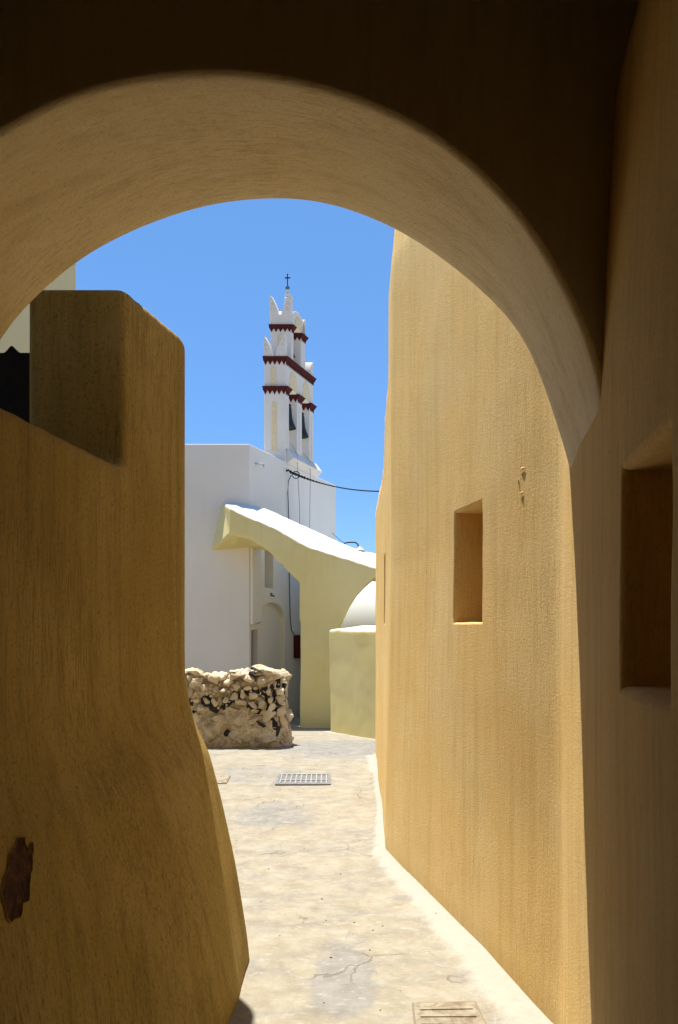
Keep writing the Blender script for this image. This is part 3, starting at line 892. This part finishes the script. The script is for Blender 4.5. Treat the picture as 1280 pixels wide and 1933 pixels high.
    horn(16.865, .265, .455, 8.19, 8.60, -1); horn(16.865, .0, .215, 8.19, 8.62, 1)
    def side_horn(y, z0, z1):
        bm = bmesh.new()
        prof = [(0, 0), (.0, .5), (.02, 1), (-.05, .96), (-.14, .66), (-.17, .3), (-.18, 0)]
        prism(bm, [T(y + u, .0, z0 + v * (z1 - z0)) for u, v in prof], [T(y + u, D1, z0 + v * (z1 - z0)) for u, v in prof])
        part('finial', bm, 'tower_white', .012)
    side_horn(17.64, 7.98, 8.38); side_horn(18.09, 7.21, 7.58)
    # carved spire and cross
    c = W(542.8, 600, 17.2); sp = Vector((c.x, 17.2, 0))
    bm = bmesh.new()
    lathe(bm, [(.10, 8.36), (.11, 8.42), (.075, 8.45), (.085, 8.55), (.06, 8.58), (.075, 8.66), (.045, 8.70), (.055, 8.76), (.03, 8.80), (.035, 8.84), (.015, 8.88)], sp, 10)
    sp_ = part('spire', bm, 'tower_white', 0)
    bm = bmesh.new()
    lathe(bm, [(.012, 8.86), (.045, 8.88), (.05, 8.905), (.03, 8.93), (.012, 8.95)], sp, 12)
    part('cross_base', bm, 'blue_iron', 0, sp_)
    bm = bmesh.new()
    x, y = sp.x, sp.y
    box(bm, x - .010, x + .010, y - .010, y + .010, 8.94, 9.19)
    box(bm, x - .045, x - .0105, y - .010, y + .010, 9.105, 9.127); box(bm, x + .0105, x + .045, y - .010, y + .010, 9.105, 9.127)
    for dx, dz in ((-.047, 9.116), (.047, 9.116), (0, 9.19)):
        lathe(bm, [(.004, -.015), (.016, -.008), (.016, .008), (.004, .015)], (x + dx, y, dz), 8)
    part('cross', bm, 'iron', 0, sp_)
build_tower()

def make_bell(label, loc, r, h):
    """loc: top of the bell"""
    root = thing('bell', label, 'bell', loc, 'bells in the belfry')
    L = Vector(loc)
    prof = [(.03, 0), (.30 * r / .2 * .2, -.01 * h), (.46 * r, -.06 * h), (.53 * r, -.18 * h), (.56 * r, -.40 * h), (.63 * r, -.60 * h), (.76 * r, -.78 * h), (.92 * r, -.91 * h), (r, -h),
            (.93 * r, -h), (.80 * r, -.86 * h), (.55 * r, -.6 * h), (.4 * r, -.2 * h), (.02, -.1 * h)]
    bm = bmesh.new(); lathe(bm, prof, L, 32)
    bb_ = put('bell_body', bm, 'bronze', root, 40)
    bm = bmesh.new()
    tube(bm, [L + Vector((0, 0, -.1 * h)), L + Vector((0, 0, -.98 * h))], .008, 8)
    lathe(bm, [(.004, -1.06 * h), (.028, -1.03 * h), (.03, -.98 * h), (.01, -.93 * h)], L, 12)
    put('clapper', bm, 'iron', bb_)
    bm = bmesh.new()
    d = Vector((.36, 1, 0)).normalized()
    tube(bm, [L - d * .30 + Vector((0, 0, .05)), L + d * .30 + Vector((0, 0, .05))], .016, 8)
    tube(bm, [L + Vector((0, 0, -.02)), L + Vector((0, 0, .07))], .022, 8)
    put('yoke', bm, 'iron', root)
make_bell('dark bronze bell in the left of the two lower belfry openings', T(16.975, .14, 6.30), .205, .50)
make_bell('dark bronze bell in the right of the two lower belfry openings', T(17.65, .14, 6.30), .205, .52)
make_bell('small dark bell in the single topmost belfry opening', T(17.20, .20, 7.75), .15, .34)

# ------------------------------------------------------------------ khaki flying buttress
def build_buttress():
    YF, YB = 14.2, 15.1
    tf = [(435, 959), (466, 975), (494, 986), (523, 999), (552, 1016), (581, 1032), (610, 1041), (639, 1050), (668, 1058), (691, 1066), (708, 1071), (800, 1086)]
    tb = [(419, 949), (452, 951), (484, 954), (514, 964), (548, 980), (577, 993), (606, 1006), (632, 1019), (656, 1029), (682, 1039), (708, 1044), (800, 1052)]
    bf = [(435, 1008), (454, 1013), (474, 1018), (494, 1031), (512, 1044), (529, 1061), (549, 1081), (567, 1101), (567.5, 1180), (567, 1260), (566, 1400)]
    br = [(640, 1400), (641, 1260), (642, 1184), (650, 1167), (659, 1147), (674, 1123), (691, 1105), (708, 1090), (724, 1094), (750, 1100), (800, 1106)]
    def yf(px): return YF - 0.25 * (px - 560) / 250
    front_t = [W(x, y, yf(x)) for x, y in tf]
    front_b = [W(x, y, yf(x)) for x, y in bf]
    front_r = [W(x, y, yf(x)) for x, y in br]
    def yb(px): return 15.0 if px < 475 else 15.0 + .35 * (px - 475) / 230
    back_t = [W(x, y, yb(x)) for x, y in tb]
    back_b = []
    for i, ((x, y), p) in enumerate(zip(bf, front_b)):
        if i == 0: q = W(398, 1040, 15.02)
        elif i == 1: q = W(435, 1037, 15.02)
        elif i == 2: q = W(474, 1032, 15.0)
        elif i == 3: q = W(497, 1035, 15.06)
        elif i < 8: q = W(x + 4, y - 3, YB + .05)
        else: q = Vector((p.x, YB + .05, p.z))
        back_b.append(q)
    back_r = [Vector((p.x, YB + .1, p.z)) for p in front_r]
    front = front_b + front_r + list(reversed(front_t))
    back = back_b + back_r + list(reversed(back_t))
    # foot of the pillar a little wider at the ground
    bm = bmesh.new()
    prism(bm, front, back)
    bmesh.ops.triangulate(bm, faces=bm.faces)
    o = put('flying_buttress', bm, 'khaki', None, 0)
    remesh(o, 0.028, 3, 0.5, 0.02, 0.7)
    tag(o, 'khaki yellow flying buttress with a sloping white top leaning on the church', 'buttress')
    # low wall in front on the right
    bm = bmesh.new()
    p0, p1 = Vector((-.14, 13.38, 0)), Vector((.92, 11.47, 0))
    d = (p1 - p0).normalized(); nin = Vector((-d.y, d.x, 0))
    if nin.y < 0: nin = -nin
    fr, bk = [], []
    L = (p1 - p0).length
    prof_f = [(0, -.8), (L, -.8), (L, 1.51), (L * .6, 1.525), (L * .3, 1.52), (L * .1, 1.535), (0, 1.525)]
    prof_b = [(0, -.8), (L, -.8), (L, 1.60), (L * .6, 1.61), (L * .3, 1.60), (L * .1, 1.60), (0, 1.58)]
    for u, z in prof_f:
        fr.append(p0 + d * (u - (.07 if (u == 0 and z > 0) else 0)) + Vector((0, 0, z)))
    for u, z in prof_b:
        bk.append(p0 + d * u + nin * .55 + Vector((0, 0, z)))
    prism(bm, fr, bk)
    bmesh.ops.triangulate(bm, faces=bm.faces)
    o = put('low_wall', bm, 'khaki_sunlit', None, 0)
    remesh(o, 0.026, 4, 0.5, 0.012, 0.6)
    tag(o, 'chest high khaki wall with a whitewashed ledge below the buttress', 'wall')
build_buttress()

# white vaulted house behind the buttress
bm = bmesh.new()
prof = []
for i in range(0, 25):
    t = math.pi * i / 24
    prof.append((17.3 - 1.75 * math.cos(t), 1.15 + 1.75 * math.sin(t)))
prof = [(15.55, -.9)] + prof + [(19.05, -.9)]
prism(bm, [(-.12, y, z) for y, z in prof], [(6.5, y, z) for y, z in prof])
root = thing('vaulted_house', 'small white house with a rounded vault roof seen through the buttress arch', 'house', (2, 17, -.4))
put('vault', bm, 'vault_white', root, 30)
bm = bmesh.new(); box(bm, 1.18, 5.5, 13.7, 16.6, -.9, 3.95)
o = put('upper_room', bm, 'white', root, 30); bevel(o, .03)

# lamp bracket
root = thing('wall_lamp', 'small grey lamp on a curved black bracket behind the top of the buttress', 'lamp', W(648, 1027, 15.3))
bm = bmesh.new()
q = lambda x, y: W(x, y, 15.3)
tube(bm, [q(646, 1060), q(647, 1032), q(650, 1025.5), q(656, 1024), q(664, 1023.6), q(671, 1024), q(675, 1027), q(677.5, 1033)], .013, 8)
tube(bm, [q(650, 1025), q(640, 1018), q(627, 1006)], .005, 6)
put('bracket', bm, 'iron', root)
bm = bmesh.new()
lathe(bm, [(.02, .045), (.03, .04), (.045, .02), (.09, -.015), (.115, -.03), (.11, -.03), (.04, .01), (.01, .02)], q(679, 1036) , 18)
put('lamp_shade', bm, 'enamel', root)

# ------------------------------------------------------------------ rubble wall
def build_rubble():
    root = thing('rubble_wall', 'low round-ended wall of pale and black rubble stones standing before the church', 'wall', (-1.6, 11.3, -.1))
    R = .36; XE = -.735; xc = XE - R; YF = 11.0
    def face_y(X):
        if X < xc: return YF + .04 * math.sin(X * 3)
        dx = min(X - xc, R * .999)
        return YF + R - math.sqrt(R * R - dx * dx)
    path = [(-4.2, YF + .02), (-3.4, YF)] + [(x, face_y(x)) for x in span(-3.0, xc, .025)]
    path += [(xc + R * math.sin(t), YF + R - R * math.cos(t)) for t in [math.pi * i / 40 for i in range(1, 41)]]
    path += [(x, YF + 2 * R) for x in span(xc - .05, -4.2, .2)] if False else [(xc - .1 * i, YF + 2 * R) for i in range(1, 31)] + [(-4.2, YF + 2 * R)]
    top_px = [(330, 1272), (353, 1270), (379, 1268), (384, 1278), (429, 1274), (459, 1271), (482, 1271), (488, 1266), (506, 1264), (527, 1264), (534, 1272), (545, 1290)]
    tab = [((x - CX) / FPX * YF, EYE + (HZ - y) / FPX * YF) for x, y in top_px]
    bm = bmesh.new()
    zs = [i / 56 for i in range(57)]
    cols = []
    cen = Vector((xc, YF + R, 0))
    for (x, y) in path:
        T_ = interp(tab, x) - .03
        col = []
        for t in zs:
            z = -.5 + t * (T_ + .5)
            f = 1.0
            out = .05 * max(0, 1 - (z + .1) / .5)
            c_ = Vector((min(x, xc), YF + R, 0))
            dirv = Vector((x, y, 0)) - c_
            if dirv.length < 1e-4: dirv = Vector((0, -1, 0))
            u = dirv.normalized()
            p = Vector((x, y, z)) + u * out
            p += u * (.05 * noise.noise(p * 5) + .03 * noise.noise(p * 12) + .018 * noise.noise(p * 25) + .05 * noise.noise(p * 2.2))
            if t > .93: p -= u * .05 * (t - .93) / .07
            col.append(bm.verts.new(p))
        cols.append(col)
    n_ = len(cols)
    for i in range(n_):
        for j in range(len(zs) - 1):
            bm.faces.new((cols[i][j], cols[(i + 1) % n_][j], cols[(i + 1) % n_][j + 1], cols[i][j + 1]))
    f = bm.faces.new([c_[-1] for c_ in cols])
    bmesh.ops.triangulate(bm, faces=[f])
    put('mortar_core', bm, 'mortar', root, 70)
    def stone(bm, c_, sx, sy, sz, rough=.28):
        mat = bmesh.ops.create_icosphere(bm, subdivisions=3, radius=1)
        seed = Vector((random.random() * 50, random.random() * 50, random.random() * 50))
        a = random.uniform(-.5, .5)
        cuts = [(Vector((random.gauss(0, 1), random.gauss(0, 1), random.gauss(0, 1))).normalized(), random.uniform(.5, .8)) for _ in range(9)]
        for v in mat['verts']:
            p = v.co.copy()
            for n0, d0 in cuts:
                e = p.dot(n0) - d0
                if e > 0: p -= n0 * e
            p *= 1 + rough * noise.noise(p * 1.3 + seed) + .10 * noise.noise(p * 4 + seed) + .05 * noise.noise(p * 9 + seed)
            p = Vector((p.x * sx * 1.3, p.y * sy * 1.3, p.z * sz * 1.3))
            p = Vector((p.x * math.cos(a) - p.z * math.sin(a), p.y, p.x * math.sin(a) + p.z * math.cos(a)))
            v.co = p + c_
    light = [(95, 635, 65, 65), (215, 615, 70, 60), (225, 675, 50, 45), (275, 685, 50, 22), (340, 725, 55, 50), (400, 708, 38, 50), (460, 720, 55, 45), (430, 670, 50, 28),
             (365, 660, 45, 45), (165, 755, 42, 52), (220, 765, 38, 50), (290, 748, 36, 36), (395, 760, 80, 40), (470, 780, 60, 38), (525, 772, 48, 48), (570, 745, 38, 44),
             (580, 797, 40, 50), (625, 690, 50, 50), (628, 735, 55, 58), (632, 820, 55, 70), (560, 845, 80, 60), (470, 815, 50, 35), (650, 890, 40, 130), (90, 860, 60, 60),
             (440, 610, 60, 55), (350, 590, 80, 50), (60, 690, 40, 50), (150, 660, 70, 50), (300, 640, 60, 40), (520, 620, 60, 50), (560, 690, 30, 40), (640, 770, 40, 40), (130, 800, 50, 40), (60, 600, 40, 40)]
    caps = [(90, 568, 95, 40), (545, 560, 130, 45), (600, 590, 110, 75), (160, 600, 60, 40), (270, 610, 60, 45), (500, 585, 70, 50), (410, 575, 70, 40), (345, 575, 60, 40), (215, 595, 60, 50), (20, 575, 70, 40), (640, 600, 50, 70)]
    dark = [(70, 760, 50, 58), (212, 788, 50, 70), (292, 757, 62, 56), (90, 818, 38, 28), (272, 792, 50, 28), (462, 708, 84, 64), (578, 665, 58, 52), (530, 690, 50, 64), (566, 742, 70, 60),
            (606, 740, 40, 190), (470, 805, 70, 66), (465, 582, 50, 30), (660, 660, 28, 40), (165, 758, 60, 70), (345, 722, 74, 66), (400, 706, 54, 66), (575, 800, 60, 66), (655, 740, 30, 60), (590, 900, 70, 60), (610, 960, 30, 110), (300, 960, 60, 50), (520, 905, 110, 26)]
    large = [(360, 860, 200, 160), (200, 930, 200, 130), (340, 985, 130, 90), (545, 990, 180, 110), (100, 900, 90, 80), (480, 865, 110, 60), (430, 1010, 110, 70), (240, 860, 90, 60), (150, 1020, 140, 60), (330, 810, 120, 50)]
    U = 11.0 / FPX / 3.368
    def at(zx, zy, out):
        px, py = 340 + zx / 3.368, 1100 + zy / 3.368
        X = (px - CX) / FPX * YF
        X = min(X, XE - .015)
        Y = face_y(X)
        c_ = Vector((min(X, xc), YF + R, 0)); u = (Vector((X, Y, 0)) - c_).normalized()
        return Vector((X, Y, EYE + (HZ - py) / FPX * YF)) + u * out
    bm = bmesh.new()
    for zx, zy, w, h in light: stone(bm, at(zx, zy, .020), w * U / 2, .075, h * U / 2)
    rs = random.getstate()
    taken = [(q[0], q[1], (q[2] + q[3]) / 4) for q in light + large]
    for _ in range(400):
        zx, zy, r_ = random.uniform(40, 660), random.uniform(590, 1030), random.uniform(8, 17)
        if all((zx - a) ** 2 + (zy - b) ** 2 > (r_ + c) ** 2 * .8 for a, b, c in taken):
            taken.append((zx, zy, r_)); stone(bm, at(zx, zy, .004), r_ * U * random.uniform(.8, 1.3), .045, r_ * U * random.uniform(.7, 1.1))
    random.setstate(rs)
    for zx, zy, w, h in caps: stone(bm, at(zx, zy, -.12), w * U / 2, .17, h * U / 2, .35)
    # stones round the rest of the wall
    for _ in range(60):
        t = random.uniform(0, 1); x = random.uniform(-4, xc)
        stone(bm, Vector((x, YF + 2 * R - .01, random.uniform(0, .9))), random.uniform(.05, .11), .06, random.uniform(.04, .09))
    for _ in range(16):
        t = random.uniform(1.3, 3.0); p = Vector((xc + (R) * math.sin(t), YF + R - R * math.cos(t), random.uniform(-.05, .9)))
        stone(bm, p, random.uniform(.05, .09), .06, random.uniform(.04, .09))
    for _ in range(22): stone(bm, Vector((random.uniform(-4, -.9), YF + random.uniform(.25, .6), interp(tab, -1.6) - .02)), random.uniform(.07, .14), random.uniform(.06, .12), random.uniform(.04, .07))
    put('pale_stones', bm, 'pale_stone', root, 30)
    bm = bmesh.new()
    for zx, zy, w, h in dark: stone(bm, at(zx, zy, -.012), w * U / 2 * 1.1, .055, h * U / 2 * 1.1)  # dark stones, plus dark blobs behind pale ones painting the shaded gaps
    for _ in range(30):
        x = random.uniform(-4, xc)
        stone(bm, Vector((x, YF + 2 * R - .02, random.uniform(0, .9))), random.uniform(.05, .09), .05, random.uniform(.04, .07))
    put('dark_stones_and_gaps', bm, 'dark_stone', root, 30)
    bm = bmesh.new()
    for zx, zy, w, h in large: stone(bm, at(zx, zy, -.02), w * U / 2 * .85, .10, h * U / 2 * .85, .4)
    put('foundation_stones', bm, 'mortar', root, 40)
build_rubble()

# ------------------------------------------------------------------ grate and covers in the lane
def plate(bm, c, w, d, h, rot=0.0, z=None):
    cx_, cy_ = c
    zz = ground_z(cx_, cy_) if z is None else z
    def f(x, y, zc):
        return (cx_ + x * math.cos(rot) - y * math.sin(rot), cy_ + x * math.sin(rot) + y * math.cos(rot), zz + zc)
    return f
def build_grate():
    cx_, cy_, w, d, rot = -.365, 8.20, .56, .54, .015
    root = thing('drain_grate', 'grey steel drain grate set into the pale lane floor', 'grate', (cx_, cy_, ground_z(cx_, cy_)))
    f = plate(None, (cx_, cy_), w, d, 0, rot)
    bm = bmesh.new(); box(bm, -w / 2 + .03, w / 2 - .03, -d / 2 + .03, d / 2 - .03, -.02, .010, f); put('backing_plate', bm, 'steel_dark', root, 30)
    bm = bmesh.new()
    for a in ((-w / 2, w / 2, -d / 2, -d / 2 + .03), (-w / 2, w / 2, d / 2 - .03, d / 2), (-w / 2, -w / 2 + .03, -d / 2 + .031, d / 2 - .031), (w / 2 - .03, w / 2, -d / 2 + .031, d / 2 - .031)):
        box(bm, *a, -.02, .016, f)
    put('frame', bm, 'steel', root, 30)
    n_ = 10
    for i in range(n_):
        x = -w / 2 + .045 + (w - .09) * i / (n_ - 1)
        bm = bmesh.new(); box(bm, x - .006, x + .006, -d / 2 + .032, d / 2 - .032, .0105, .019, f); put('bar', bm, 'steel_pale', root, 30)
    bm = bmesh.new(); box(bm, -w / 2 + .032, w / 2 - .032, -.06, -.035, .0105, .0175, f); put('cross_bar', bm, 'steel_pale', root, 30)
build_grate()
k = N('worn_cement_cover')
co = k.coord(); n1 = k.noise(co, 12, 6, .65, .6); n2 = k.noise(co, 60, 4, .7)
k.color(k.mix(k.ramp(n1, .4, .68), (0.29, 0.255, 0.19), (0.17, 0.13, 0.085))); k.normal(k.bump(k.math('ADD', n1, n2), .6, .01)); M['cover'] = k.m
k = N('cover_joint'); k.color((0.20, 0.16, 0.11)); M['joint'] = k.m
def cover(label, quad, group=None, rows=0):
    """quad: four ground corners"""
    c_ = sum((Vector(q) for q in quad), Vector((0, 0))) / 4
    z = ground_z(c_.x, c_.y)
    root = thing('manhole_cover', label, 'manhole cover', (c_.x, c_.y, z))
    def ring(s, h):
        return [Vector((c_.x + (q[0] - c_.x) * s, c_.y + (q[1] - c_.y) * s, z + h)) for q in quad]
    bm = bmesh.new(); prism(bm, ring(1.0, -.03), ring(1.0, .009)); put('joint', bm, 'joint', root, 30)
    bm = bmesh.new(); prism(bm, ring(.955, -.03), ring(.955, .0125))
    o = put('lid', bm, 'cover', root, 30); bevel(o, .003, 2)
    q = ring(.8, .0126)
    for i in range(rows):
        bm = bmesh.new()
        t = (i + .5) / rows
        a, b = q[0].lerp(q[3], t), q[1].lerp(q[2], t)
        e = (q[3] - q[0]).normalized() * .008
        lo = [a - e, b - e, b + e, a + e]
        prism(bm, lo, [p + Vector((0, 0, .004)) for p in lo]); put('rib', bm, 'cover', root, 30)
cover('square ribbed cement manhole cover in the lane at the foot of the right wall', [(.29, 2.98), (.60, 2.95), (.578, 3.36), (.307, 3.345)], rows=5)
cover('small plain cement cover in the lane beside the foot of the left wall', [(-1.42, 8.0), (-1.13, 8.0), (-1.15, 8.42), (-1.45, 8.42)])

bm = bmesh.new()
for _ in range(70):
    y = 2.6 + 8 * random.random() ** 1.6
    xr = smooth_tab(BASE_TAB, y, .05)
    x = random.uniform(-.42 if y < 4 else -1.0, xr - .03)
    s = random.uniform(.002, .006)
    m_ = bmesh.ops.create_icosphere(bm, subdivisions=1, radius=1)
    e = (random.uniform(.8, 1.5), random.uniform(.8, 1.4), random.uniform(.5, .8))
    for v in m_['verts']: v.co = Vector((v.co.x * s * e[0] + x, v.co.y * s * e[1] + y, v.co.z * s * e[2] + ground_z(x, y) + s * .3))
o = put('gravel', bm, 'pebble', None, 60); o['kind'] = 'stuff'
